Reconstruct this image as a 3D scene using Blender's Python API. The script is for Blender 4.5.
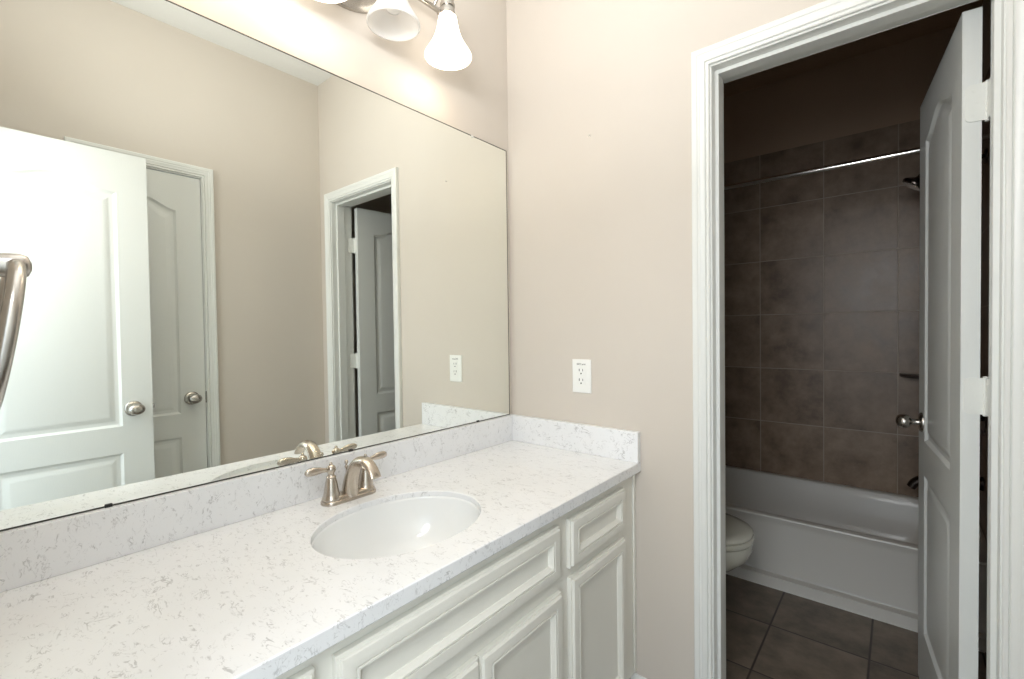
import bpy, bmesh, math, random
from mathutils import Vector, Matrix, noise
random.seed(3)
S = bpy.context.scene
for o in list(bpy.data.objects): bpy.data.objects.remove(o)
COL = S.collection
R = math.radians

# ------------------------------------------------------------------ camera
CAM = Vector((1.2146, -1.4511, 1.258))
def cam_axes(yaw, pitch, roll):
    y, p, r = R(yaw), R(pitch), R(roll)
    f = Vector((-math.sin(y)*math.cos(p), math.cos(y)*math.cos(p), -math.sin(p)))
    rt = Vector((math.cos(y), math.sin(y), 0)); up = rt.cross(f)
    return rt*math.cos(r)+up*math.sin(r), -rt*math.sin(r)+up*math.cos(r), f
rt, up, fw = cam_axes(39.7769, 1.1241, -.7583)
cd = bpy.data.cameras.new('camera'); cam = bpy.data.objects.new('camera', cd); COL.objects.link(cam)
M = Matrix((rt, up, -fw)).transposed().to_4x4(); M.translation = CAM; cam.matrix_world = M
cd.sensor_width = 36; cd.lens = 464.27/1024*36; cd.clip_start = .01
S.camera = cam

# ------------------------------------------------------------------ light
S.view_settings.view_transform = 'Standard'; S.view_settings.look = 'None'
S.view_settings.gamma = 1; S.view_settings.use_curve_mapping = False
S.view_settings.exposure = 0.17
w = bpy.data.worlds.new('world'); S.world = w; w.use_nodes = True
bg = w.node_tree.nodes['Background']; bg.inputs[0].default_value = (.78, .9, 1, 1); bg.inputs[1].default_value = 2.5

def area(name, loc, target, sx, sy, power, col):
    l = bpy.data.lights.new(name, 'AREA'); l.shape = 'RECTANGLE'; l.size = sx; l.size_y = sy
    l.energy = power; l.color = col
    o = bpy.data.objects.new(name, l); COL.objects.link(o); o.location = loc
    o.rotation_euler = (Vector(target)-Vector(loc)).to_track_quat('-Z', 'Y').to_euler(); return o
# the photographer's flash, held high beside the camera
area('flash_softbox', (1.10, -1.462, 2.03), (.45, -.35, .9), .16, .16, 2.4, (.975, .985, 1))
# added fill light in the entry doorway behind the camera
area('doorway_fill', (1.06, -1.86, 1.72), (.95, .2, 1.15), .5, .5, 8.0, (.99, .985, .975))
# added fill aimed up at the ceiling, evens out the ambient level
area('ceiling_bounce_fill', (.55, -1.10, 2.1), (.50, -.85, 2.76), .4, .4, 11, (.97, .985, 1))
BULB_POWER = .30

# ------------------------------------------------------------------ materials
def new_mat(name):
    m = bpy.data.materials.new(name); m.use_nodes = True; nt = m.node_tree
    return m, nt, nt.nodes['Principled BSDF']
def srgb(r, g, b):
    f = lambda c: (c/255/12.92) if c/255 <= .04045 else ((c/255+.055)/1.055)**2.4
    return (f(r), f(g), f(b), 1)
def plain(name, col, rough=.4, metal=0, var=.02, bump=0, scale=40, coat=0, spec=.5, stretch=(1, 1, 1)):
    """base colour with a faint procedural mottle, and an optional fine bump"""
    m, nt, b = new_mat(name); N = nt.nodes; L = nt.links
    tc = N.new('ShaderNodeTexCoord'); mp = N.new('ShaderNodeMapping'); mp.inputs['Scale'].default_value = stretch
    L.new(tc.outputs['Object'], mp.inputs[0])
    no = N.new('ShaderNodeTexNoise'); no.inputs['Scale'].default_value = scale; no.inputs['Detail'].default_value = 4
    L.new(mp.outputs[0], no.inputs['Vector'])
    mx = N.new('ShaderNodeMix'); mx.data_type = 'RGBA'
    mx.inputs[6].default_value = tuple(max(0, c*(1-var)) for c in col[:3])+(1,)
    mx.inputs[7].default_value = tuple(min(1, c*(1+var)) for c in col[:3])+(1,)
    L.new(no.outputs[0], mx.inputs[0]); L.new(mx.outputs[2], b.inputs['Base Color'])
    b.inputs['Roughness'].default_value = rough; b.inputs['Metallic'].default_value = metal
    b.inputs['Specular IOR Level'].default_value = spec
    if coat: b.inputs['Coat Weight'].default_value = coat; b.inputs['Coat Roughness'].default_value = .08
    if bump:
        bp = N.new('ShaderNodeBump'); bp.inputs['Strength'].default_value = bump; bp.inputs['Distance'].default_value = .002
        L.new(no.outputs[0], bp.inputs['Height']); L.new(bp.outputs[0], b.inputs['Normal'])
    return m
def wall_paint():
    m, nt, b = new_mat('beige_wall_paint'); N = nt.nodes; L = nt.links
    tc = N.new('ShaderNodeTexCoord')
    n1 = N.new('ShaderNodeTexNoise'); n1.inputs['Scale'].default_value = 2.2; n1.inputs['Detail'].default_value = 5
    n2 = N.new('ShaderNodeTexNoise'); n2.inputs['Scale'].default_value = 90; n2.inputs['Detail'].default_value = 3
    L.new(tc.outputs['Object'], n1.inputs[0]); L.new(tc.outputs['Object'], n2.inputs[0])
    mx = N.new('ShaderNodeMix'); mx.data_type = 'RGBA'
    mx.inputs[6].default_value = srgb(206, 197, 186); mx.inputs[7].default_value = srgb(212, 204, 194)
    L.new(n1.outputs[0], mx.inputs[0]); L.new(mx.outputs[2], b.inputs['Base Color'])
    b.inputs['Roughness'].default_value = .55; b.inputs['Specular IOR Level'].default_value = .3
    bp = N.new('ShaderNodeBump'); bp.inputs['Strength'].default_value = .12; bp.inputs['Distance'].default_value = .001
    L.new(n2.outputs[0], bp.inputs['Height']); L.new(bp.outputs[0], b.inputs['Normal'])
    return m
TUBBROWN = plain('tub_room_brown', srgb(178, 150, 126), .6, var=.03, scale=4)  # browner tone for the tub room's back wall and ceiling
def quartz():
    m, nt, b = new_mat('white_veined_quartz'); N = nt.nodes; L = nt.links
    tc = N.new('ShaderNodeTexCoord')
    def vein(scale, rot, stretch, dist, lo, hi, seed):
        mp = N.new('ShaderNodeMapping'); mp.inputs['Rotation'].default_value = rot
        mp.inputs['Scale'].default_value = stretch; mp.inputs['Location'].default_value = (seed, seed*.7, 0)
        L.new(tc.outputs['Object'], mp.inputs[0])
        n = N.new('ShaderNodeTexNoise'); n.inputs['Scale'].default_value = scale; n.inputs['Detail'].default_value = 5
        n.inputs['Roughness'].default_value = .62; n.inputs['Distortion'].default_value = dist
        L.new(mp.outputs[0], n.inputs[0])
        r = N.new('ShaderNodeValToRGB'); e = r.color_ramp.elements
        e[0].position = lo; e[0].color = (0, 0, 0, 1); e[1].position = hi; e[1].color = (1, 1, 1, 1)
        L.new(n.outputs[0], r.inputs[0]); return r
    def ridge(scale, rot, stretch, dist, width, seed):
        """thin broken strokes where a distorted noise crosses its middle value"""
        mp = N.new('ShaderNodeMapping'); mp.inputs['Rotation'].default_value = rot
        mp.inputs['Scale'].default_value = stretch; mp.inputs['Location'].default_value = (seed, seed*.7, seed*.3)
        L.new(tc.outputs['Object'], mp.inputs[0])
        n = N.new('ShaderNodeTexNoise'); n.inputs['Scale'].default_value = scale; n.inputs['Detail'].default_value = 3
        n.inputs['Roughness'].default_value = .55; n.inputs['Distortion'].default_value = dist
        L.new(mp.outputs[0], n.inputs[0])
        a = N.new('ShaderNodeMath'); a.operation = 'SUBTRACT'; L.new(n.outputs[0], a.inputs[0]); a.inputs[1].default_value = .5
        c = N.new('ShaderNodeMath'); c.operation = 'ABSOLUTE'; L.new(a.outputs[0], c.inputs[0])
        r = N.new('ShaderNodeMapRange'); r.inputs[1].default_value = width*.3; r.inputs[2].default_value = width
        r.inputs[3].default_value = 1; r.inputs[4].default_value = 0; L.new(c.outputs[0], r.inputs[0]); return r
    def math2(op, a, c):
        n = N.new('ShaderNodeMath'); n.operation = op; L.new(a.outputs[0], n.inputs[0]); L.new(c.outputs[0], n.inputs[1]); return n
    r1 = ridge(17, (0, 0, R(62)), (1, 2.1, 1.5), 1.6, .030, 0)
    k1 = vein(21, (0, 0, R(40)), (1, 1.6, 1), .8, .53, .63, 1.7)
    r2 = ridge(34, (0, 0, R(75)), (1, 2.4, 1.4), 1.2, .034, 5.3)
    k2 = vein(30, (0, 0, R(70)), (1, 1.8, 1), .6, .54, .64, 7.1)
    v1 = vein(42, (0, 0, R(58)), (1, 2.3, 1.6), 1.3, .62, .70, 3.3)
    m3 = math2('MAXIMUM', math2('MULTIPLY', r1, k1), math2('MULTIPLY', r2, k2))
    m4 = N.new('ShaderNodeMath'); m4.operation = 'MULTIPLY'; L.new(v1.outputs[0], m4.inputs[0]); m4.inputs[1].default_value = .7
    m5 = math2('MAXIMUM', m3, m4)
    m3 = N.new('ShaderNodeMath'); m3.operation = 'MULTIPLY'; L.new(m5.outputs[0], m3.inputs[0]); m3.inputs[1].default_value = .52
    nb = N.new('ShaderNodeTexNoise'); nb.inputs['Scale'].default_value = 9; nb.inputs['Detail'].default_value = 4; L.new(tc.outputs['Object'], nb.inputs[0])
    base = N.new('ShaderNodeMix'); base.data_type = 'RGBA'; base.inputs[6].default_value = srgb(241, 241, 242); base.inputs[7].default_value = srgb(231, 232, 233)
    L.new(nb.outputs[0], base.inputs[0])
    mx = N.new('ShaderNodeMix'); mx.data_type = 'RGBA'; L.new(m3.outputs[0], mx.inputs[0])
    L.new(base.outputs[2], mx.inputs[6]); mx.inputs[7].default_value = srgb(150, 148, 148)
    L.new(mx.outputs[2], b.inputs['Base Color'])
    b.inputs['Roughness'].default_value = .22; b.inputs['Specular IOR Level'].default_value = .5
    return m
def tile(name, ax, off, pitch, c1, c2, grout, gw=.004, rough=.35):
    """square tiles laid on two world axes ax=(u,v), grout lines at off + n*pitch"""
    m, nt, b = new_mat(name); N = nt.nodes; L = nt.links
    tc = N.new('ShaderNodeTexCoord'); sp = N.new('ShaderNodeSeparateXYZ'); L.new(tc.outputs['Object'], sp.inputs[0])
    def mt(op, a, bb=None, c=None):
        n = N.new('ShaderNodeMath'); n.operation = op
        for i, v in enumerate((a, bb, c)):
            if v is None: continue
            if isinstance(v, (int, float)): n.inputs[i].default_value = v
            else: L.new(v, n.inputs[i])
        return n.outputs[0]
    ds = []; cells = []
    for a, o in zip(ax, off):
        u = mt('DIVIDE', mt('SUBTRACT', sp.outputs['XYZ'.index(a)], o), pitch)
        fr = mt('FRACT', u); d = mt('MINIMUM', fr, mt('SUBTRACT', 1, fr)); ds.append(mt('MULTIPLY', d, pitch)); cells.append(mt('FLOOR', u))
    d = mt('MINIMUM', ds[0], ds[1])
    mr = N.new('ShaderNodeMapRange'); mr.inputs[1].default_value = gw*.35; mr.inputs[2].default_value = gw*.8; L.new(d, mr.inputs[0])
    cb = N.new('ShaderNodeCombineXYZ'); L.new(cells[0], cb.inputs[0]); L.new(cells[1], cb.inputs[1])
    wn = N.new('ShaderNodeTexWhiteNoise'); L.new(cb.outputs[0], wn.inputs[0])
    addv = N.new('ShaderNodeVectorMath'); addv.operation = 'ADD'; L.new(tc.outputs['Object'], addv.inputs[0]); L.new(wn.outputs[1], addv.inputs[1])
    n1 = N.new('ShaderNodeTexNoise'); n1.inputs['Scale'].default_value = 8; n1.inputs['Detail'].default_value = 8; n1.inputs['Roughness'].default_value = .65
    L.new(addv.outputs[0], n1.inputs[0])
    rp = N.new('ShaderNodeValToRGB'); e = rp.color_ramp.elements; e[0].position = .32; e[0].color = c1; e[1].position = .7; e[1].color = c2
    f = mt('ADD', n1.outputs[0], mt('MULTIPLY', mt('SUBTRACT', wn.outputs[0], .5), .1)); L.new(f, rp.inputs[0])
    mx = N.new('ShaderNodeMix'); mx.data_type = 'RGBA'; L.new(mr.outputs[0], mx.inputs[0]); mx.inputs[6].default_value = grout
    L.new(rp.outputs[0], mx.inputs[7]); L.new(mx.outputs[2], b.inputs['Base Color'])
    rr = mt('MULTIPLY_ADD', n1.outputs[0], .25, rough-.1); L.new(rr, b.inputs['Roughness'])
    h = mt('MULTIPLY_ADD', mr.outputs[0], 1.0, mt('MULTIPLY', n1.outputs[0], .25))
    bp = N.new('ShaderNodeBump'); bp.inputs['Strength'].default_value = .35; bp.inputs['Distance'].default_value = .002
    L.new(h, bp.inputs['Height']); L.new(bp.outputs[0], b.inputs['Normal'])
    return m
def emissive(name, base, ecol, strength, trans=0):
    m, nt, b = new_mat(name); b.inputs['Base Color'].default_value = base; b.inputs['Roughness'].default_value = .35
    b.inputs['Emission Color'].default_value = ecol; b.inputs['Emission Strength'].default_value = strength
    if trans: b.inputs['Subsurface Weight'].default_value = 0
    # slight unevenness of the frosting
    nt_ = nt; tc = nt.nodes.new('ShaderNodeTexCoord'); n = nt.nodes.new('ShaderNodeTexNoise'); n.inputs['Scale'].default_value = 25
    nt.links.new(tc.outputs['Object'], n.inputs[0]); bp = nt.nodes.new('ShaderNodeBump'); bp.inputs['Strength'].default_value = .03
    nt.links.new(n.outputs[0], bp.inputs['Height']); nt.links.new(bp.outputs[0], b.inputs['Normal'])
    return m
def mirror_mat():
    m, nt, b = new_mat('silvered_mirror_glass'); b.inputs['Metallic'].default_value = 1; b.inputs['Roughness'].default_value = 0.0
    b.inputs['Base Color'].default_value = (.92, .945, .90, 1); return m
def frosted_glass():
    m, nt, b = new_mat('frosted_white_glass'); N = nt.nodes; L = nt.links
    out = N['Material Output']; tr = N.new('ShaderNodeBsdfTranslucent'); tr.inputs[0].default_value = (.95, .93, .9, 1)
    tp = N.new('ShaderNodeBsdfTransparent')
    mx = N.new('ShaderNodeMixShader'); mx.inputs[0].default_value = .5
    b.inputs['Base Color'].default_value = (.9, .9, .9, 1); b.inputs['Roughness'].default_value = .3
    L.new(b.outputs[0], mx.inputs[1]); L.new(tr.outputs[0], mx.inputs[2])
    m2 = N.new('ShaderNodeMixShader'); m2.inputs[0].default_value = .18; L.new(mx.outputs[0], m2.inputs[1]); L.new(tp.outputs[0], m2.inputs[2])
    L.new(m2.outputs[0], out.inputs[0]); return m

PAINT = wall_paint()
CEIL = plain('white_ceiling_paint', srgb(236, 236, 233), .7, bump=.2, scale=120)
TRIM = plain('white_trim_paint', srgb(228, 229, 225), .3, var=.01, scale=8)
DOORW = plain('white_door_paint', srgb(222, 224, 221), .33, var=.01, bump=.1, scale=60, stretch=(6, 6, 1))
CABW = plain('off_white_cabinet_paint', srgb(233, 231, 222), .35, var=.015, scale=12)
QUARTZ = quartz()
PORC = plain('white_porcelain', srgb(238, 239, 238), .1, var=.004, scale=5, coat=.4)
TOILW = plain('toilet_porcelain', srgb(222, 220, 208), .15, var=.004, scale=5, coat=.3)
TUBW = plain('enamelled_tub_white', srgb(216, 212, 205), .38, var=.006, scale=5, coat=.2)
NICKEL = plain('brushed_nickel', (.56, .50, .43, 1), .26, 1, var=.08, bump=.05, scale=60, stretch=(1, 1, 14))
SATIN = plain('satin_nickel', (.50, .475, .44, 1), .27, 1, var=.05, scale=50)
CHROME = plain('chrome', (.78, .77, .75, 1), .15, 1, var=.01)
BRONZE = plain('dark_bronze', (.12, .10, .09, 1), .25, 1, var=.05)
DARKM = plain('dark_metal', (.05, .05, .05, 1), .5, .8)
BLACK = plain('dark_slot', (.03, .03, .03, 1), .8)
PLATE = plain('white_plastic', srgb(240, 240, 236), .3, var=.005)
HINGEW = plain('painted_hinge_white', srgb(226, 227, 222), .35, var=.01)
CLEARP = plain('clear_clip_plastic', (.75, .73, .68, 1), .2)
INK = plain('grey_ink', (.16, .16, .15, 1), .7)
CAULK = plain('white_caulk', srgb(225, 224, 218), .5)
C1, C2 = srgb(112, 92, 76), srgb(162, 140, 120); GR = srgb(172, 157, 140)
TILE_B = tile('brown_slate_tile_back', 'XZ', (.212, .001), .3335, C1, C2, GR)
TILE_S = tile('brown_slate_tile_side', 'YZ', (.80, .001), .3335, C1, C2, GR)
TILE_F = tile('brown_floor_tile', 'XY', (.1375, .06), .332, srgb(88, 77, 68), srgb(138, 124, 110), srgb(62, 54, 48), gw=.006, rough=.42)
HALLF = plain('beige_carpet', srgb(175, 165, 150), .95, var=.1, bump=.6, scale=300)
MIRROR = mirror_mat(); FROST = frosted_glass()
LIT = emissive('lit_frosted_glass', (.9, .88, .84, 1), (1, .90, .76, 1), 1.6)
BULB = emissive('lit_bulb', (1, 1, 1, 1), (1, .86, .66, 1), 14)
BULBOFF = plain('unlit_bulb_glass', (.9, .88, .85, 1), .2)

# ------------------------------------------------------------------ helpers
def ob(name, bm, mat, parent=None, smooth=False, bevel=0, seg=2, angle=35):
    bmesh.ops.remove_doubles(bm, verts=bm.verts, dist=1e-6)
    bmesh.ops.recalc_face_normals(bm, faces=bm.faces)
    me = bpy.data.meshes.new(name); bm.to_mesh(me); bm.free()
    o = bpy.data.objects.new(name, me); COL.objects.link(o); me.materials.append(mat)
    if parent is not None: o.parent = parent
    if smooth:
        for p in me.polygons: p.use_smooth = True
        me.set_sharp_from_angle(angle=R(angle))
    if bevel:
        md = o.modifiers.new('bevel', 'BEVEL'); md.width = bevel; md.segments = seg; md.limit_method = 'ANGLE'; md.angle_limit = R(40)
        md.harden_normals = False
        for p in me.polygons: p.use_smooth = True
        me.set_sharp_from_angle(angle=R(30))
    return o
def thing(name, loc, label=None, cat=None, group=None, kind=None, rot=(0, 0, 0)):
    o = bpy.data.objects.new(name, None); COL.objects.link(o); o.location = loc; o.rotation_euler = rot
    o.empty_display_size = .05; tag(o, label, cat, group, kind); return o
def tag(o, label=None, cat=None, group=None, kind=None):
    if label: o['label'] = label
    if cat: o['category'] = cat
    if group: o['group'] = group
    if kind: o['kind'] = kind
    return o
def struct(name, bm, mat, label, cat='wall', **k):
    return tag(ob(name, bm, mat, **k), label, cat, kind='structure')
def BM(): return bmesh.new()
def box(bm, a, b):
    vs = [bm.verts.new((x, y, z)) for x in (a[0], b[0]) for y in (a[1], b[1]) for z in (a[2], b[2])]
    for f in ((0, 1, 3, 2), (4, 6, 7, 5), (0, 4, 5, 1), (2, 3, 7, 6), (0, 2, 6, 4), (1, 5, 7, 3)): bm.faces.new([vs[i] for i in f])
    return vs
def loft(bm, loops, cap0=True, cap1=True, closed=True):
    rs = [[bm.verts.new(p) for p in l] for l in loops]; n = len(rs[0])
    for a, b in zip(rs, rs[1:]):
        for i in range(n if closed else n-1):
            j = (i+1) % n
            try: bm.faces.new((a[i], a[j], b[j], b[i]))
            except ValueError: pass
    if cap0: bm.faces.new(rs[0][::-1])
    if cap1: bm.faces.new(rs[-1])
    return rs
def lathe(bm, prof, origin=(0, 0, 0), axis='Z', n=32, cap0=True, cap1=True, mat=None):
    """prof: list of (r, h) along axis"""
    loops = []
    for r, h in prof:
        l = []
        for i in range(n):
            a = 2*math.pi*i/n; c, s = r*math.cos(a), r*math.sin(a)
            p = {'Z': (c, s, h), 'X': (h, c, s), 'Y': (s, h, c)}[axis]
            p = Vector(p)
            if mat is not None: p = mat @ p
            l.append(p+Vector(origin))
        loops.append(l)
    loft(bm, loops, cap0, cap1)
def tube(bm, pts, rad, n=14, flat=None):
    """pts: polyline; rad: radius or list; flat=(side_scale, up_scale) squashes the section"""
    pts = [Vector(p) for p in pts]; loops = []
    if not isinstance(rad, (list, tuple)): rad = [rad]*len(pts)
    prev = None
    for i, p in enumerate(pts):
        t = (pts[min(i+1, len(pts)-1)]-pts[max(i-1, 0)]).normalized()
        if prev is None:
            ref = Vector((0, 1, 0)) if abs(t.y) < .9 else Vector((0, 0, 1))
            s = ref - t*ref.dot(t)
        else: s = prev - t*prev.dot(t)
        s.normalize(); prev = s; u = t.cross(s)
        sc = flat[i] if flat else (1, 1)
        loops.append([p+s*math.cos(2*math.pi*k/n)*rad[i]*sc[0]+u*math.sin(2*math.pi*k/n)*rad[i]*sc[1] for k in range(n)])
    loft(bm, loops)
def spline(ctrl, n=8):
    out = []; c = [Vector(p) for p in ctrl]; c = [c[0]*2-c[1]]+c+[c[-1]*2-c[-2]]
    for i in range(1, len(c)-2):
        for k in range(n):
            t = k/n; a, b, d, e = c[i-1:i+3]
            out.append(.5*((2*b)+(-a+d)*t+(2*a-5*b+4*d-e)*t*t+(-a+3*b-3*d+e)*t**3))
    out.append(c[-2]); return out
def ellipse(cx, cy, ax, ay, z, n=48, pw=2.0):
    l = []
    for i in range(n):
        a = 2*math.pi*i/n; c, s = math.cos(a), math.sin(a)
        l.append((cx+ax*math.copysign(abs(c)**(2/pw), c), cy+ay*math.copysign(abs(s)**(2/pw), s), z))
    return l
def xf(bm, mat):
    bmesh.ops.transform(bm, matrix=mat, verts=bm.verts)
def basis(o, u, v, n):
    """local (a,b,c) -> o + a*u + b*v + c*n"""
    m = Matrix((Vector(u), Vector(v), Vector(n))).transposed().to_4x4(); m.translation = Vector(o); return m

CASING = [(0, 0), (0, .0085), (.0025, .0105), (.009, .0105), (.0115, .0075), (.014, .0125), (.026, .0135), (.030, .0155), (.036, .0155), (.039, .0175), (.052, .0185), (.056, .016), (.057, 0)]
def casing(name, O, U, V, Nn, w0, w1, h, label, prof=CASING):
    """door casing swept up, over and down, mitred; inner opening w0..w1, top h"""
    bm = BM(); loops = []
    for k, (px, pz) in enumerate([(w0, 0), (w0, h), (w1, h), (w1, 0)]):
        sx = -1 if px == w0 else 1; l = []
        for a, d in prof: l.append((px+sx*a*.88, pz+(a*.88 if pz else 0), d))
        loops.append(l)
    loft(bm, loops, True, True)
    xf(bm, basis(O, U, V, Nn))
    return struct(name, bm, TRIM, label, 'door trim', smooth=True, angle=25)

def rings(bm, W, H, prof, arch=None):
    """rectangular raised front: prof = list of (inset, height), lies in local XY, height along Z"""
    loops = []
    for ins, h in prof:
        loops.append([(ins, ins, h), (W-ins, ins, h), (W-ins, H-ins, h), (ins, H-ins, h)])
    loft(bm, loops, True, True)

# camber-top two-panel moulded door, local: x = width, y = height, z = thickness (faces at 0 and -t)
def panel_loop(x0, x1, y0, y1, arch, i, n=24):
    x0 += i; x1 -= i; y0 += i; y1 -= i
    l = [(x0, y0), (x1, y0)]
    if not arch: return l+[(x1, y1), (x0, y1)]
    for k in range(n+1):
        t = 1-k/n; l.append((x0+(x1-x0)*t, y1+arch*(.5-.5*math.cos(2*math.pi*t))**1.1))
    return l
def door_slab(name, W, H, t, panels, parent, mtx, mat=None):
    bm = BM()
    PR = [(0, 0), (.004, -.0035), (.010, -.0075), (.016, -.0085), (.022, -.0085), (.027, -.007), (.042, -.002), (.046, -.0015)]
    def side(z, s):
        outer = [bm.verts.new((x, y, z)) for x, y in ((0, 0), (W, 0), (W, H), (0, H))]
        edges = [bm.edges.new((outer[i], outer[(i+1) % 4])) for i in range(4)]
        for P in panels:
            rs = []
            for ins, d in PR:
                rs.append([bm.verts.new((x, y, z+s*d)) for x, y in panel_loop(*P, ins)])
            n = len(rs[0])
            edges += [bm.edges.new((rs[0][i], rs[0][(i+1) % n])) for i in range(n)]
            for a, b in zip(rs, rs[1:]):
                for i in range(n):
                    j = (i+1) % n; bm.faces.new((a[i], a[j], b[j], b[i]))
            bm.faces.new(rs[-1])
        bmesh.ops.triangle_fill(bm, use_beauty=True, use_dissolve=False, edges=edges)
        return outer
    a = side(0, 1); b = side(-t, -1)
    for i in range(4):
        j = (i+1) % 4; bm.faces.new((a[i], a[j], b[j], b[i]))
    xf(bm, mtx)
    return ob(name, bm, mat or DOORW, parent, smooth=True, angle=22)
def knob(parent, mtx, label=None):
    bm = BM(); lathe(bm, [(.033, 0), (.033, .003), (.030, .007), (.016, .009)], n=36); xf(bm, mtx)
    ro = ob('knob_rosette', bm, SATIN, parent, smooth=True, angle=50)
    bm = BM(); lathe(bm, [(.012, .008), (.0105, .014), (.010, .026), (.012, .030), (.020, .034), (.0255, .042), (.0268, .050), (.025, .058), (.020, .065), (.012, .0695), (.003, .071)], n=36)
    xf(bm, mtx @ Matrix.Diagonal((1.16, .92, 1, 1)))
    o = ob('door_knob', bm, SATIN, parent, smooth=True, angle=50)
    if label: o['label'] = label
    return o
def hinge(parent, pin, z, dleaf, djamb, ndoor, njamb, leaf_w=.030):
    """pin: (x,y) of the barrel; dleaf: unit vector pin->door along its edge; djamb likewise on the jamb"""
    bm = BM(); h = .0445
    for d, nn in ((dleaf, ndoor), (djamb, njamb)):
        d = Vector(d).normalized(); nn = Vector(nn).normalized(); pts = []
        r = .012
        outline = [(0, -h), (leaf_w-r, -h)]+[(leaf_w-r+r*math.sin(a), -h+r-r*math.cos(a)) for a in [math.pi/2*k/5 for k in range(1, 6)]]
        outline += [(leaf_w-r+r*math.cos(a), h-r+r*math.sin(a)) for a in [math.pi/2*k/5 for k in range(0, 5)]]+[(leaf_w-r, h), (0, h)]
        base = [Vector((pin[0], pin[1], z))+d*u+Vector((0, 0, v)) for u, v in outline]
        loft(bm, [base, [p+nn*.0022 for p in base]])
        for sz in (-.028, 0, .028):
            c = Vector((pin[0], pin[1], z+sz))+d*(leaf_w*(.62 if sz else .45))+nn*.0022
            q = nn.to_track_quat('Z', 'Y').to_matrix().to_4x4(); q.translation = c
            lathe(bm, [(.0032, 0), (.0030, .0008), (.0008, .0004)], n=10, mat=q)
    for k in range(5):
        z0 = z-h+k*2*h/5
        lathe(bm, [(.0055, z0+.0006), (.0055, z0+2*h/5-.0006)], origin=(pin[0], pin[1], 0), n=12)
    lathe(bm, [(.004, z-h-.004), (.006, z-h-.002), (.0035, z-h+.002), (.0035, z+h-.002), (.006, z+h+.002), (.004, z+h+.004)], origin=(pin[0], pin[1], 0), n=12)
    return ob('hinge', bm, HINGEW, parent, smooth=True, angle=30)

# ------------------------------------------------------------------ dimensions
W = 1.514; YN = -1.49; ZC = 2.76; WT = .125; YB = 1.81; ZB = 2.76
TD0, TD1, TDH = .788, 1.386, 2.03          # toilet-room doorway
ED0, ED1 = .765, 1.395                      # entry doorway in the near wall
CD0, CD1, CDH = -1.082, -.634, 2.046                    # closet doorway in the right wall
# ------------------------------------------------------------------ room shell
def bstruct(name, boxes, mat, label, cat='wall', **k):
    bm = BM()
    for a, b in boxes: box(bm, a, b)
    return struct(name, bm, mat, label, cat, **k)
bstruct('wall_left', [((-.12, YN-.12, 0), (0, YB+.1, ZC))], PAINT, 'beige painted wall behind the big mirror')
bstruct('wall_far', [((0, 0, 0), (TD0-.018, WT, ZC)), ((TD1+.018, 0, 0), (W, WT, ZC)), ((TD0-.018, 0, TDH+.018), (TD1+.018, WT, ZC))], PAINT, 'beige wall with the outlet and the open doorway to the tub room')
bstruct('wall_right', [((W, YN-.12, 0), (W+.12, CD0-.018, ZC)), ((W, CD1+.018, 0), (W+.12, YB+.1, ZC)), ((W, CD0-.018, CDH+.018), (W+.12, CD1+.018, ZC))], PAINT, 'beige wall opposite the mirror, seen in the mirror')
bstruct('wall_near', [((0, YN-.12, 0), (ED0-.018, YN, ZC)), ((ED1+.018, YN-.12, 0), (W, YN, ZC)), ((ED0-.018, YN-.12, TDH+.018), (ED1+.018, YN, ZC))], PAINT, 'beige wall that carries the towel ring')
bstruct('wall_back', [((0, YB, 0), (W, YB+.1, ZC))], TUBBROWN, 'brown wall of the tub room above the tile')
bstruct('ceiling', [((-.12, YN-.12, ZC), (W+.12, WT, ZC+.1))], CEIL, 'white ceiling, its edge seen at the top of the mirror', 'ceiling')
bstruct('ceiling_tub_room', [((-.12, WT, ZC), (W+.12, YB+.1, ZC+.1))], TUBBROWN, 'brown ceiling of the dim tub room', 'ceiling')
bstruct('floor', [((-.12, YN-.12, -.1), (W+.12, YB+.1, 0))], TILE_F, 'dark brown square floor tiles with darker grout', 'floor')
# tile surround of the tub alcove
bstruct('trim_1', [((.0, 1.80, .34), (W, YB, 2.332))], TILE_B, 'large brown square tiles on the wall behind the tub', 'wall tile')
bstruct('trim_2', [((W-.01, 1.0, .0), (W, 1.80, 2.332))], TILE_S, 'brown wall tiles at the shower head end of the tub', 'wall tile')
bstruct('trim_3', [((0, 1.0, .0), (.01, 1.80, 2.332))], TILE_S, 'brown wall tiles at the left end of the tub', 'wall tile')
# jambs with stops
def jamb(name, lab, boxes): return bstruct(name, boxes, TRIM, lab, 'door frame', bevel=.0015)
jamb('trim_4', 'white jamb and stop of the tub room doorway', [
    ((TD0-.018, -.001, 0), (TD0, WT+.001, TDH)), ((TD1, -.001, 0), (TD1+.018, WT+.001, TDH)), ((TD0-.018, -.001, TDH), (TD1+.018, WT+.001, TDH+.018)),
    ((TD0, .030, 0), (TD0+.011, .078, TDH-.011)), ((TD1-.011, .030, 0), (TD1, .078, TDH-.011)), ((TD0, .030, TDH-.011), (TD1, .078, TDH))])
casing('trim_5', (0, 0, 0), (1, 0, 0), (0, 0, 1), (0, -1, 0), TD0-.005, TD1+.004, TDH+.005, 'white moulded casing around the tub room doorway')
casing('trim_6', (0, WT, 0), (1, 0, 0), (0, 0, 1), (0, 1, 0), TD0-.005, TD1+.004, TDH+.005, 'white casing on the inner side of the tub room doorway')
jamb('trim_7', 'white jamb of the closet door', [((W-.001, CD0-.018, 0), (W+.12, CD0, CDH)), ((W-.001, CD1, 0), (W+.12, CD1+.018, CDH)), ((W-.001, CD0-.018, CDH), (W+.12, CD1+.018, CDH+.018))])
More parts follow.
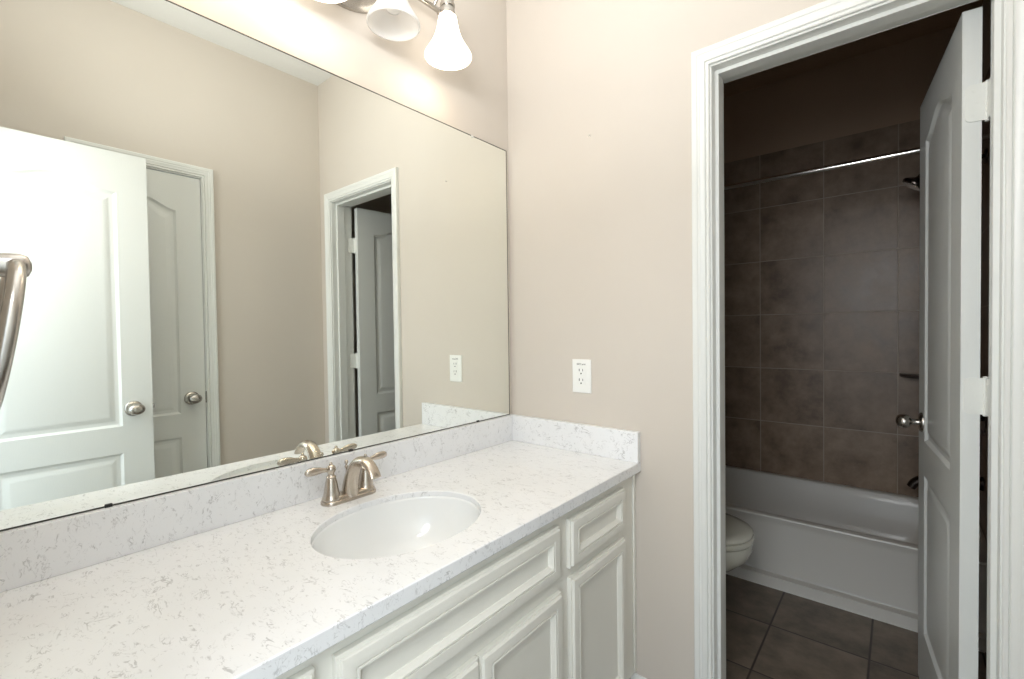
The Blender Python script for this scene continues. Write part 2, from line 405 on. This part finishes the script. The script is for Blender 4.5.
casing('trim_8', (W, 0, 0), (0, 1, 0), (0, 0, 1), (-1, 0, 0), CD0-.002, CD1+.003, CDH+.006, 'white casing around the closed closet door, seen in the mirror')
jamb('trim_9', 'white jamb of the entry doorway', [((ED0-.018, YN-.12, 0), (ED0, YN+.001, TDH)), ((ED1, YN-.12, 0), (ED1+.018, YN+.001, TDH)), ((ED0-.018, YN-.12, TDH), (ED1+.018, YN+.001, TDH+.018))])
# baseboards
def baseboard(name, a, b, nrm, label):
    a, b, nrm = Vector(a), Vector(b), Vector(nrm); pr = [(0, 0), (.012, 0), (.012, .068), (.0095, .074), (.008, .082), (.004, .089), (0, .091)]
    bm = BM(); loft(bm, [[p+nrm*d+Vector((0, 0, h)) for d, h in pr] for p in (a, b)])
    return struct(name, bm, TRIM, label, 'baseboard', smooth=True, angle=30)
baseboard('baseboard_far', (.52, 0, 0), (TD0-.0625, 0, 0), (0, -1, 0), 'white baseboard between the vanity and the tub room casing')
baseboard('baseboard_right', (W, CD1+.061, 0), (W, -.0, 0), (-1, 0, 0), 'white baseboard on the wall opposite the mirror')
baseboard('baseboard_tub_room', (W, WT, 0), (W, .99, 0), (-1, 0, 0), 'white baseboard on the tub room wall behind the open door')
baseboard('baseboard_toilet', (0, WT, 0), (0, .99, 0), (1, 0, 0), 'white baseboard on the wall behind the toilet')

# ------------------------------------------------------------------ doors
Z3 = Vector((0, 0, 1))
def build_door(n, label, O, U, Nn, w, top, panels, knob_u, knob_z, t=.035, both=True):
    """O: lower hinge-side corner of the front face; U: direction to the free edge; Nn: front normal"""
    root = thing('door_%d' % n, O, label, 'door', kind='structure')
    U = Vector(U).normalized(); Nn = Vector(Nn).normalized()
    h = top-O[2]
    mt = basis((0, 0, 0), U, Z3, Nn)
    door_slab('door_leaf', w, h, t, panels, root, mt)
    kx = Z3.cross(Nn)
    def km(p, nn): return basis(p, nn.cross(Z3)*-1, Z3, nn)
    p = U*knob_u+Z3*(knob_z-O[2])
    knob(root, km(p, Nn), 'brushed nickel knob')
    if both: knob(root, km(p-Nn*t, -Nn), 'brushed nickel knob')
    # latch faceplate on the free edge
    bm = BM(); c = U*w+Z3*(knob_z-O[2])-Nn*t/2
    mm = basis(c, Nn, Z3, U); box(bm, (-.0125, -.028, -.001), (.0125, .028, .0006)); box(bm, (-.006, -.008, 0), (.006, .008, .009)); xf(bm, mm)
    ob('latch', bm, SATIN, root, bevel=.001)
    return root
# panels relative to the slab: (x0, x1, y0, y1, arch)
def two_panels(w, st, z0=.012):
    return [(st, w-st, .868-z0, 1.868-z0, .044), (st, w-st, .215-z0, .752-z0, 0)]
# open entry door leaf, parallel to the right wall, only seen in the mirror
w1 = .590
d1 = build_door(1, 'open white panelled door seen large in the mirror at its left edge', (1.357, -1.480, .012), (0, 1, 0), (-1, 0, 0), w1, 2.039, two_panels(w1, .106), w1-.068, .94)
# closed closet door in the right wall
w2 = .444
d2 = build_door(2, 'narrow closed white closet door behind the open door in the mirror', (W+.004, CD0+.002,   .012), (0, 1, 0), (-1, 0, 0), w2, 2.043, two_panels(w2, .106), w2-.060, .94, both=False)
bm = BM(); box(bm, (W-.0016, CD1-.001, .91), (W+.02, CD1+.008, .968)); ob('strike_plate', bm, SATIN, d2); d2.children[-1].location = -d2.location
# tub room door, swung open into the tub room
hp = Vector((1.3675, .141, .012)); hf = Vector((1.306, .730, .012))
U3 = (hf-hp); w3 = U3.length; U3.normalize(); N3 = Vector((-U3.y, U3.x, 0))      # faces -X
front0 = hp + N3*.035
d3 = build_door(3, 'white two panel door standing open into the tub room', (front0.x, front0.y, .012), U3, N3, w3, 2.018, two_panels(w3, .108), w3-.065, .925)
for z in (.22, 1.083, 1.792):
    pin = hp - front0 - N3*.010
    hinge(d3, (pin.x, pin.y), z-.012, N3, (.15, -1, 0), -U3, (-1, 0, 0), leaf_w=.040)

# ------------------------------------------------------------------ vanity
XF = .533; XD = XF+.0005; TF = .019; ZT = .7815; ZK = .10
van = thing('vanity_cabinet', (0, -.745, 0), 'long off-white bathroom vanity cabinet under the quartz top', 'cabinet')
def vchild(name, bm, mat=CABW, parent=None, **k):
    xf(bm, Matrix.Translation((0, .745, 0))) if parent is None or parent is van else xf(bm, Matrix.Translation((0, .745, 0)))
    return ob(name, bm, mat, parent or van, **k)
# open-backed carcass made of boards so the basin hangs inside
bm = BM()
YL, YR = YN+.001, -.001
box(bm, (.004, YL, ZK), (XF-.019, YL+.016, ZT)); box(bm, (.004, YR-.016, ZK), (XF-.019, YR, ZT))
box(bm, (.004, YL+.016, ZK), (XF-.019, YR-.016, ZK+.016)); box(bm, (.004, YL+.016, ZK+.016), (.012, YR-.016, ZT-.002))
vchild('carcass', bm, bevel=.0008)
# face frame: stiles and rails
bm = BM()
st = [(YL, -1.455), (-1.128, -1.080), (-.480, -.404), (-.112, YR)]
for a, b in st: box(bm, (XF-.019, a, ZK), (XF, b, ZT))
for a, b in ((-1.455, -1.128), (-1.080, -.480), (-.404, -.112)):
    for z0, z1 in ((ZK, ZK+.035), (.570, .640), (.745, ZT)): box(bm, (XF-.019, a, z0), (XF, b, z1))
vchild('face_frame', bm, bevel=.0008)
bm = BM(); box(bm, (XF+.0002, -.018, ZK+.004), (XF+.006, YR, ZT-.004)); vchild('scribe_moulding', bm, bevel=.002)
bm = BM(); box(bm, (XF-.075, YL, 0), (XF-.06, YR, ZK)); vchild('toe_kick', bm)
FP = [(0, 0), (0, .010), (.001, .0112), (.0055, .0115), (.0062, .0160), (.008, .0185), (.0105, .019), (.029, .019), (.0300, .0160), (.0325, .0160), (.0335, .0190), (.0370, .0190), (.0380, .0165), (.0450, .0095), (.0455, .0065), (.048, .0062)]
def front(name, y0, y1, z0, z1, label=None):
    bm = BM(); rings(bm, y1-y0, z1-z0, FP)
    xf(bm, basis((XD, y0, z0), (0, 1, 0), (0, 0, 1), (1, 0, 0)))
    o = vchild(name, bm, smooth=True, angle=18)
    if label: o['label'] = label
    return o
front('drawer_front', -.417, -.098, .621, .753, 'small drawer front at the far end')
front('cabinet_door', -.415, -.098, .124, .594, 'single door below the small drawer')
front('false_drawer_front', -1.084, -.466, .619, .754, 'long false drawer front below the sink')
front('cabinet_door', -.766, -.459, .124, .579)
front('cabinet_door', -1.084, -.769, .124, .579)
front('drawer_front', -1.468, -1.118, .624, .757)
front('cabinet_door', -1.468, -1.118, .124, .596)

# countertop with an oval cut-out
CT0, CT1, XC = .783, .815, .558
SX, SY, SAX, SAY = .312, -.782, .164, .207
top = thing('countertop', (0, -.745, CT1), 'white quartz vanity top with grey flecks', 'countertop')
def tchild(name, bm, **k):
    xf(bm, Matrix.Translation((0, .745, -CT1))); return ob(name, bm, QUARTZ, top, **k)
bm = BM()
def slab_face(z):
    o = [bm.verts.new(p) for p in ((.0005, YL, z), (XC, YL, z), (XC, YR+.0005, z), (.0005, YR+.0005, z))]
    e = [bm.verts.new(p) for p in ellipse(SX, SY, SAX, SAY, z, 72)]
    ed = [bm.edges.new((o[i], o[(i+1) % 4])) for i in range(4)]+[bm.edges.new((e[i], e[(i+1) % 72])) for i in range(72)]
    bmesh.ops.triangle_fill(bm, use_beauty=True, edges=ed); return o, e
o1, e1 = slab_face(CT0+.0003); o2, e2 = slab_face(CT1)
for a, b in ((o1, o2), (e1, e2)):
    n = len(a)
    for i in range(n): bm.faces.new((a[i], a[(i+1) % n], b[(i+1) % n], b[i]))
tchild('slab', bm, bevel=.0022)
bm = BM(); box(bm, (.0005, YL, CT1+.0002), (.020, YR-.0205, .9166)); tchild('backsplash', bm, bevel=.0012)['label'] = 'low quartz splash under the mirror'
bm = BM(); box(bm, (.0005, YR-.020, CT1+.0002), (XC-.0015, YR+.0005, .9166)); tchild('side_splash', bm, bevel=.0012)['label'] = 'low quartz splash on the wall with the outlet'

# undermount basin
sink = thing('sink', (SX, SY, CT1-.015), 'oval white undermount basin set in the quartz top', 'sink')
bm = BM(); z0 = CT0
prof = [(.996, 0), (.990, -.001), (.985, -.006), (.97, -.03), (.93, -.06), (.86, -.09), (.74, -.115), (.56, -.131), (.36, -.138), (.18, -.141), (.12, -.142)]
inner = [ellipse(0, 0, SAX*k, SAY*k, z, 72) for k, z in prof]
outer = [ellipse(0, 0, SAX*k+.008, SAY*k+.008, z-.010, 72) for k, z in prof[:3:-1]] + [ellipse(0, 0, SAX*.992, SAY*.992, -.03, 72)]
loft(bm, inner+outer+[inner[0]], False, False)
ob('basin', bm, PORC, sink, smooth=True, angle=60)
bm = BM(); lathe(bm, [(.002, -.145), (.0205, -.144), (.0235, -.1390), (.021, -.1375), (.017, -.1385), (.016, -.1375), (.006, -.1350), (.001, -.1348)], n=32)
ob('drain', bm, NICKEL, sink, smooth=True)

# faucet: centerset, two lever handles, high arc spout
FX, FY = .082, -.782
fau = thing('faucet', (FX, FY, CT1), 'brushed nickel two handle faucet behind the basin', 'faucet')
bm = BM()
def stad(cx, half, r, z, n=40):
    l = []
    for i in range(n):
        a = 2*math.pi*i/n; l.append((cx+r*math.cos(a), (half if math.sin(a) >= 0 else -half)+r*math.sin(a), z))
    return l
loft(bm, [stad(0, .050, .0275, .0003), stad(0, .050, .0275, .006), stad(0, .050, .0262, .0085), stad(0, .050, .0235, .0095), stad(0, .050, .0225, .013), stad(0, .049, .0205, .0165), stad(0, .048, .015, .0185)])
ob('base_plate', bm, NICKEL, fau, smooth=True, angle=50)
for s in (-1, 1):
    hy = s*.0508; bm = BM()
    lathe(bm, [(.0235, .010), (.0240, .013), (.0225, .017), (.0205, .019), (.0195, .026), (.0172, .040), (.0148, .055), (.0125, .064), (.0115, .0665), (.0125, .0680), (.0125, .0700), (.0105, .0715), (.0085, .074), (.0080, .079), (.0105, .082), (.0125, .087), (.0125, .091), (.0105, .096), (.0060, .0995), (.0040, .1005), (.0045, .103), (.0030, .106), (.0005, .107)], origin=(0, hy, 0), n=28)
    hb = ob('handle_body', bm, NICKEL, fau, smooth=True, angle=50)
    bm = BM()
    d = Vector((.0 if s < 0 else .010, s, 0)).normalized(); p0 = Vector((0, hy, .0885))
    pts = [p0+d*u+Vector((0, 0, v)) for u, v in ((.004, 0), (.014, .001), (.022, .0022), (.031, .0035), (.042, .0044), (.052, .0046), (.061, .0042), (.067, .0036), (.0695, .0033))]
    rad = [.0058, .0055, .0062, .0085, .0102, .0105, .0092, .0060, .0020]
    tube(bm, pts, rad, 16, [(1, .9)]+[(1, .72)]*8)
    ob('lever', bm, NICKEL, hb, smooth=True, angle=60)
bm = BM()
ctrl = [(.004, 0, .012), (.008, 0, .036), (.017, 0, .064), (.032, 0, .089), (.053, 0, .107), (.078, 0, .1115), (.101, 0, .103), (.118, 0, .087), (.125, 0, .077)]
pts = spline(ctrl, 6); n = len(pts); rad = []; fl = []
for i in range(n):
    t = i/(n-1); rad.append(.0105*(1-t)**1.7+.0118 - .0010*t); fl.append((1.0+.45*t, 1.1-.5*t))
tube(bm, pts, rad, 24, fl)
sp = ob('spout', bm, NICKEL, fau, smooth=True, angle=60)
bm = BM(); lathe(bm, [(.0022, .015), (.0022, .088), (.0045, .090), (.0050, .093), (.0025, .096), (.0030, .0985), (.0052, .103), (.0040, .108), (.0010, .110)], origin=(-.012, 0, -.010), n=16)
ob('lift_rod', bm, NICKEL, fau, smooth=True, angle=50)

# ------------------------------------------------------------------ mirror
mir = thing('wall_mirror', (0, -.75, .9175), 'large frameless wall mirror above the quartz splash', 'mirror')
MZ1 = .815+1.160; MY0, MY1 = YN+.03, -.021
bm = BM(); box(bm, (.0006, MY0+.75, .0005), (.0050, MY1+.75, MZ1-.9175)); 
g = ob('mirror_glass', bm, MIRROR, mir)
bm = BM()   # dark ground edge of the glass
e = .003; H_ = MZ1-.9175
for a, b in (((.0006, MY0+.75-e, -.0004), (.0054, MY1+.75+e, .0026)), ((.0006, MY0+.75-e, H_), (.0054, MY1+.75+e, H_+e)), ((.0006, MY1+.75, -.0004), (.0054, MY1+.75+e, H_+e)), ((.0006, MY0+.75-e, -.0004), (.0054, MY0+.75, H_+e))): box(bm, a, b)
ob('mirror_edge', bm, plain('dark_mirror_edge', srgb(58, 58, 52), .3), mir)
def clip(y, z, flip, mat, lab):
    bm = BM(); box(bm, (.0055, -.006, -.005*flip), (.0078, .006, .0015*flip)); box(bm, (.0006, -.006, -.0065*flip), (.0078, .006, -.0035*flip))
    xf(bm, Matrix.Translation((0, y+.75, z-.9175))); ob('mirror_clip', bm, mat, mir, bevel=.0008)['label'] = lab
for y in (-.204, -.73, -1.262): clip(y, .9215, 1, DARKM, 'small dark clip at the lower edge')
for y in (-.213, -1.38): clip(y, MZ1-.003, -1, CLEARP, 'small clear clip at the upper edge')

# ------------------------------------------------------------------ vanity light
VLY = -.74; VLZ = 2.285
vl = thing('vanity_light', (0, VLY, VLZ), 'brushed nickel wall light with bell shades above the mirror', 'light')
bm = BM()
def oval(rx, rz, x): return [(x, rx*math.cos(2*math.pi*i/48), rz*math.sin(2*math.pi*i/48)) for i in range(48)]
loft(bm, [oval(.150, .106, .0005), oval(.150, .106, .010), oval(.143, .099, .018), oval(.130, .086, .024), oval(.12, .03, .030)])
ob('backplate', bm, SATIN, vl, smooth=True, angle=40)
bm = BM(); tube(bm, [(.02, 0, .01), (.06, 0, .018)], .010); tube(bm, [(.06, -.33, .018), (.06, .33, .018)], .0085)
for s in (-.33, .33): lathe(bm, [(.004, -.012), (.012, -.004), (.012, .004), (.004, .012)], origin=(.06, s, .018), axis='Y', n=20)
ob('crossbar', bm, SATIN, vl, smooth=True, angle=45)
SHX = .125; SZ = 2.117-VLZ
shade_prof = [(r*.985, h*.9) for r, h in [(.0285, .140), (.0300, .132), (.0318, .120), (.0345, .104), (.0385, .086), (.0440, .068), (.0520, .050), (.0620, .032), (.0700, .018), (.0745, .008), (.0748, .002), (.0735, 0)]]
for k, y in enumerate((-.437, -.642, -.853, -1.061)):
    lit = k != 1; yy = y-VLY
    bm = BM(); tube(bm, spline([(.06, yy, .018), (.078, yy, .040), (.100, yy, .048), (.119, yy, .036), (SHX, yy, .010)], 5), .0055)
    lathe(bm, [(.008, .020), (.017, .016), (.020, .008), (.020, -.002), (.0235, -.004), (.0235, -.010), (.020, -.012), (.022, -.014), (.024, -.034), (.022, -.036)], origin=(SHX, yy, 0), n=28)
    arm = ob('arm', bm, SATIN, vl, smooth=True, angle=40)
    bm = BM(); pr = shade_prof + [(r-.003, h) for r, h in shade_prof[::-1]]
    lathe(bm, pr+[pr[0]], origin=(SHX, yy, SZ), n=48, cap0=False, cap1=False)
    sh = ob('lamp_shade', bm, LIT if lit else FROST, vl, smooth=True, angle=60)
    sh['label'] = 'glowing frosted glass bell shade' if lit else 'frosted glass bell shade, its bulb off'
    bm = BM(); lathe(bm, [(.011, .112), (.012, .096), (.020, .078), (.0245, .062), (.0245, .052), (.018, .040), (.004, .034)], origin=(SHX, yy, SZ), n=24)
    ob('bulb', bm, BULB if lit else BULBOFF, sh, smooth=True, angle=60)
    if lit:
        l = bpy.data.lights.new('vanity_bulb_light', 'POINT'); l.energy = BULB_POWER; l.color = (1, .84, .66); l.shadow_soft_size = .02
        lo = bpy.data.objects.new('vanity_bulb_light', l); COL.objects.link(lo); lo.location = (SHX, y, 2.117+.022)

# ------------------------------------------------------------------ outlet
OX, OZ = .3345, 1.0895
out = thing('electrical_outlet', (OX, 0, OZ), 'white duplex outlet on the wall right of the mirror', 'outlet')
bm = BM(); w_, h_ = .0385, .0605
loft(bm, [[(sx*(w_-i), -d, sz*(h_-i)) for sx, sz in ((-1, -1), (1, -1), (1, 1), (-1, 1))] for i, d in ((0, .0004), (0, .003), (.0025, .0055), (.004, .006))])
ob('cover_plate', bm, PLATE, out, smooth=True, angle=30)
bm = BM(); box(bm, (-.0165, -.0072, -.0345), (.0165, -.0055, .0345)); rc = ob('receptacle', bm, PLATE, out, bevel=.001)
for zc in (.0165, -.0185):
    bm = BM()
    box(bm, (-.0085, -.0076, zc+.001), (-.006, -.0070, zc+.010)); box(bm, (.006, -.0076, zc+.0015), (.008, -.0070, zc+.0095))
    lathe(bm, [(.0028, -.0076), (.0028, -.0070)], origin=(0, 0, zc-.007), axis='Y', n=14)
    ob('socket_slots', bm, BLACK, rc)
cu = bpy.data.curves.new('sticker_text', 'FONT'); cu.body = 'GFCI prot'; cu.size = .0088; cu.align_x = 'CENTER'; cu.extrude = .0001; cu.offset = .0002
to = bpy.data.objects.new('tmp', cu); COL.objects.link(to)
dg = bpy.context.evaluated_depsgraph_get(); me = bpy.data.meshes.new_from_object(to.evaluated_get(dg)); bpy.data.objects.remove(to)
tx = bpy.data.objects.new('sticker_text', me); COL.objects.link(tx); me.materials.clear(); me.materials.append(INK)
tx.parent = out; tx.rotation_euler = (R(90), 0, 0); tx.location = (0, -.0062, .0405)

# nail left in the wall
bm = BM(); lathe(bm, [(.0012, .004), (.0012, -.002), (.0036, -.0035), (.0034, -.0048), (.001, -.0055)], axis='Y', n=12); xf(bm, Matrix.Translation((.377, 0, 1.94)))
tag(ob('nail', bm, SATIN, smooth=True), 'tiny nail head left in the beige wall beside the mirror', 'nail')

# ------------------------------------------------------------------ towel ring
TX, TZ = .545, 1.328
tr = thing('towel_ring', (TX, YN, TZ), 'brushed nickel towel ring at the left edge of the picture', 'towel ring')
bm = BM(); lathe(bm, [(.028, .0005), (.028, .004), (.024, .009), (.015, .012), (.0125, .018)], axis='Y', n=32); ob('wall_flange', bm, SATIN, tr, smooth=True, angle=40)
bm = BM(); lathe(bm, [(.0122, .010), (.0112, .030), (.0112, .066), (.0122, .074), (.0124, .082), (.0100, .088), (.004, .0905)], axis='Y', n=28); ob('post', bm, SATIN, tr, smooth=True, angle=50)
bm = BM(); RR = .071; pts = []
for i in range(65):
    a = 2*math.pi*i/64; pts.append((RR*math.sin(a), .079-.155*(RR-RR*math.cos(a)), -RR+RR*math.cos(a)))
tube(bm, pts[:-1]+[pts[0]], .0068, 16)
ob('ring', bm, SATIN, tr, smooth=True, angle=60)

# ------------------------------------------------------------------ bathtub
TY0, TY1, TZ0 = 1.046, 1.799, .346
tub = thing('bathtub', (W/2, (TY0+TY1)/2, 0), 'white alcove bathtub below the brown wall tiles', 'bathtub')
def rrect(x0, x1, y0, y1, z, r, n=8):
    l = []
    for cx, cy, a0 in ((x1-r, y1-r, 0), (x0+r, y1-r, 90), (x0+r, y0+r, 180), (x1-r, y0+r, 270)):
        for k in range(n+1):
            a = R(a0+90*k/n); l.append((cx+r*math.cos(a), cy+r*math.sin(a), z))
    return l
X0, X1 = .012, W-.012
bm = BM()
def RL(i0, z, r, f=None, b=None, e=None): return rrect(X0+(e or i0), X1-(e or i0), TY0+(f if f is not None else i0), TY1-(b if b is not None else i0), z, r)
loops = [RL(.03, .002, .004, f=.0, b=.0, e=.0001), RL(0, .052, .004, f=.0, b=0, e=.0001), RL(0, .055, .004, f=.040, b=0, e=.0001), RL(0, .062, .004, f=.042, b=0, e=.0001), RL(0, .072, .004, f=.022, b=0, e=.0001), RL(0, .300, .004, f=.018, b=0, e=.0001), RL(0, .322, .004, f=.008, b=0, e=.0001),
         RL(0, TZ0-.008, .004, f=.001, b=0, e=.0001), RL(0, TZ0-.002, .006, f=.003, b=.001, e=.001), RL(0, TZ0, .008, f=.010, b=.004, e=.006),
         RL(0, TZ0, .05, f=.042, b=.030, e=.06), RL(0, TZ0-.003, .06, f=.050, b=.036, e=.075), RL(0, TZ0-.010, .06, f=.056, b=.040, e=.082), RL(0, TZ0-.05, .07, f=.070, b=.052, e=.11),
         RL(0, .16, .08, f=.090, b=.075, e=.16), RL(0, .09, .09, f=.11, b=.095, e=.20), RL(0, .065, .09, f=.14, b=.125, e=.24), RL(0, .058, .09, f=.20, b=.185, e=.32)]
loft(bm, loops, True, True); xf(bm, Matrix.Translation((-W/2, -(TY0+TY1)/2, 0)))
ob('tub_body', bm, TUBW, tub, smooth=True, angle=40)
bm = BM(); box(bm, (X0-W/2+.03, TY0-.006-(TY0+TY1)/2, .0), (X1-W/2-.03, TY0-.0002-(TY0+TY1)/2, .006)); ob('caulk_line', bm, CAULK, tub, bevel=.002)
bm = BM(); lathe(bm, [(.001, .0665), (.022, .0665), (.024, .062), (.024, .0585)], origin=(W/2-.36, 0, 0), n=20); ob('tub_drain', bm, CHROME, tub, smooth=True)
# spout, lever, shower head
spt = thing('tub_spout', (W-.01, 1.42, .525), 'dark tub spout peeking out beside the open door', 'faucet')
bm = BM(); pts = spline([(-.001, 0, .032), (-.06, 0, .032), (-.13, 0, .030), (-.185, 0, .020), (-.225, 0, -.004), (-.242, 0, -.030)], 5)
tube(bm, pts, [.030-.012*(i/(len(pts)-1)) for i in range(len(pts))], 18); ob('spout_body', bm, BRONZE, spt, smooth=True, angle=50)
bm = BM(); lathe(bm, [(.004, .045), (.004, .062), (.008, .066), (.008, .072), (.003, .075)], origin=(-.15, 0, 0), n=14); ob('diverter_knob', bm, BRONZE, spt, smooth=True)
shw = thing('wall_shower', (W-.01, 1.40, 1.98), 'round bronze shower head partly hidden by the open door', 'shower head')
bm = BM(); lathe(bm, [(.030, -.0005), (.028, -.006), (.012, -.012)], axis='X', n=24); ob('wall_flange', bm, BRONZE, shw, smooth=True)
bm = BM(); tube(bm, spline([(-.005, 0, 0), (-.07, 0, .004), (-.160, 0, -.010), (-.205, 0, -.035)], 5), .0095); ob('shower_arm', bm, BRONZE, shw, smooth=True)
bm = BM(); mt_ = Matrix.Translation((-.205, 0, -.035)) @ Matrix.Rotation(R(180+38), 4, 'Y')
lathe(bm, [(.011, -.004), (.014, .006), (.013, .014), (.018, .022), (.038, .034), (.0485, .042), (.050, .050), (.048, .056), (.044, .0575), (.002, .0580)], n=32, mat=mt_)
hd = ob('spray_head', bm, BRONZE, shw, smooth=True, angle=40)
bm = BM(); lathe(bm, [(.041, .0582), (.040, .0602), (.002, .0605)], n=32, mat=mt_); ob('spray_face', bm, CHROME, hd, smooth=True, angle=40)
val = thing('shower_valve', (W-.01, 1.42, .86), 'bronze shower valve on the tiled wall behind the door', 'faucet')
bm = BM(); lathe(bm, [(.085, -.0005), (.083, -.006), (.030, -.012), (.026, -.040), (.018, -.046)], axis='X', n=36); ob('escutcheon', bm, BRONZE, val, smooth=True)
bm = BM(); tube(bm, [(-.045, 0, 0), (-.050, 0, -.03), (-.060, 0, -.075)], [.011, .008, .010]); ob('lever', bm, BRONZE, val, smooth=True)
# corner shelf of tile
bm = BM(); sr = .285
pp = [(W-.0102, 1.7998)]+[(W-.0102-sr*math.cos(R(90*k/12)), 1.7998-.20*math.sin(R(90*k/12))) for k in range(13)]
loft(bm, [[(x, y, .985) for x, y in pp], [(x, y, 1.000) for x, y in pp]])
tag(ob('corner_shelf', bm, plain('brown_shelf_stone', srgb(84, 74, 68), .4, var=.12, scale=14), bevel=.002), 'brown corner shelf in the tiled tub surround', 'shelf')
# curtain rod
rod = thing('shower_rod', (W/2, 1.05, 1.962), 'chrome shower curtain rod above the tub', 'rod')
bm = BM(); tube(bm, [(-W/2+.014, 0, 0), (-.3, 0, -.001), (.3, 0, -.002), (W/2-.014, 0, 0)], .0125, 20); ob('rod_tube', bm, CHROME, rod, smooth=True, angle=50)
for s in (-1, 1):
    bm = BM(); lathe(bm, [(.030, s*(W/2-.0105)), (.029, s*(W/2-.018)), (.018, s*(W/2-.028)), (.0135, s*(W/2-.032))], axis='X', n=28); ob('end_flange', bm, CHROME, rod, smooth=True)

# ------------------------------------------------------------------ toilet (faces +X, tank on the left wall)
tl = thing('toilet', (.011, .605, 0), 'white toilet half hidden behind the left door jamb', 'toilet')
def EL(cx, ax, ay, z, pw=2.2): return ellipse(cx, 0, ax, ay, z, 48, pw)
bm = BM()
loft(bm, [EL(.33, .24, .105, .0005, 3), EL(.33, .238, .103, .02, 3), EL(.33, .215, .090, .05), EL(.34, .20, .085, .13), EL(.37, .21, .095, .20), EL(.43, .245, .130, .26), EL(.47, .262, .165, .315), EL(.485, .262, .180, .355), EL(.487, .258, .180, .383), EL(.487, .245, .168, .389),
          EL(.495, .185, .125, .387), EL(.495, .170, .112, .34), EL(.47, .12, .08, .25), EL(.44, .05, .05, .22)])
box(bm, (.02, -.10, .20), (.30, .10, .385))
ob('bowl', bm, TOILW, tl, smooth=True, angle=50)
bm = BM(); a = [EL(.495, .256, .186, .3905), EL(.495, .258, .188, .396), EL(.495, .257, .187, .408), EL(.495, .252, .182, .411)]
b_ = [EL(.50, .170, .115, .411), EL(.50, .168, .113, .3905)]; loft(bm, a+b_+[a[0]], False, False); ob('seat', bm, TOILW, tl, smooth=True, angle=50)
bm = BM(); loft(bm, [EL(.49, .255, .184, .4118), EL(.49, .259, .188, .416), EL(.49, .259, .188, .424), EL(.49, .254, .183, .431), EL(.49, .22, .15, .4365), EL(.49, .12, .08, .4395)]); ob('lid', bm, TOILW, tl, smooth=True, angle=50)
bm = BM(); box(bm, (.0, -.215, .386), (.185, .215, .700)); ob('tank', bm, TOILW, tl, bevel=.02, seg=4)
bm = BM(); box(bm, (-.004, -.222, .7005), (.195, .222, .735)); ob('tank_lid', bm, TOILW, tl, bevel=.010, seg=3)
bm = BM(); lathe(bm, [(.014, .1855), (.014, .191), (.007, .196)], origin=(0, -.15, .65), axis='X', n=16); tube(bm, [(.198, -.155, .65), (.202, -.08, .643)], [.006, .008]); ob('flush_handle', bm, CHROME, tl, smooth=True)
for c_ in tl.children: c_.data.transform(Matrix.Diagonal((1, 1, .965, 1)))

# bedroom floor behind the camera, where the light comes in
bm = BM(); box(bm, (-1.5, -4.2, -.1), (3.0, YN-.121, -.001)); struct('floor_hall', bm, HALLF, 'beige carpet outside the entry doorway', 'floor')
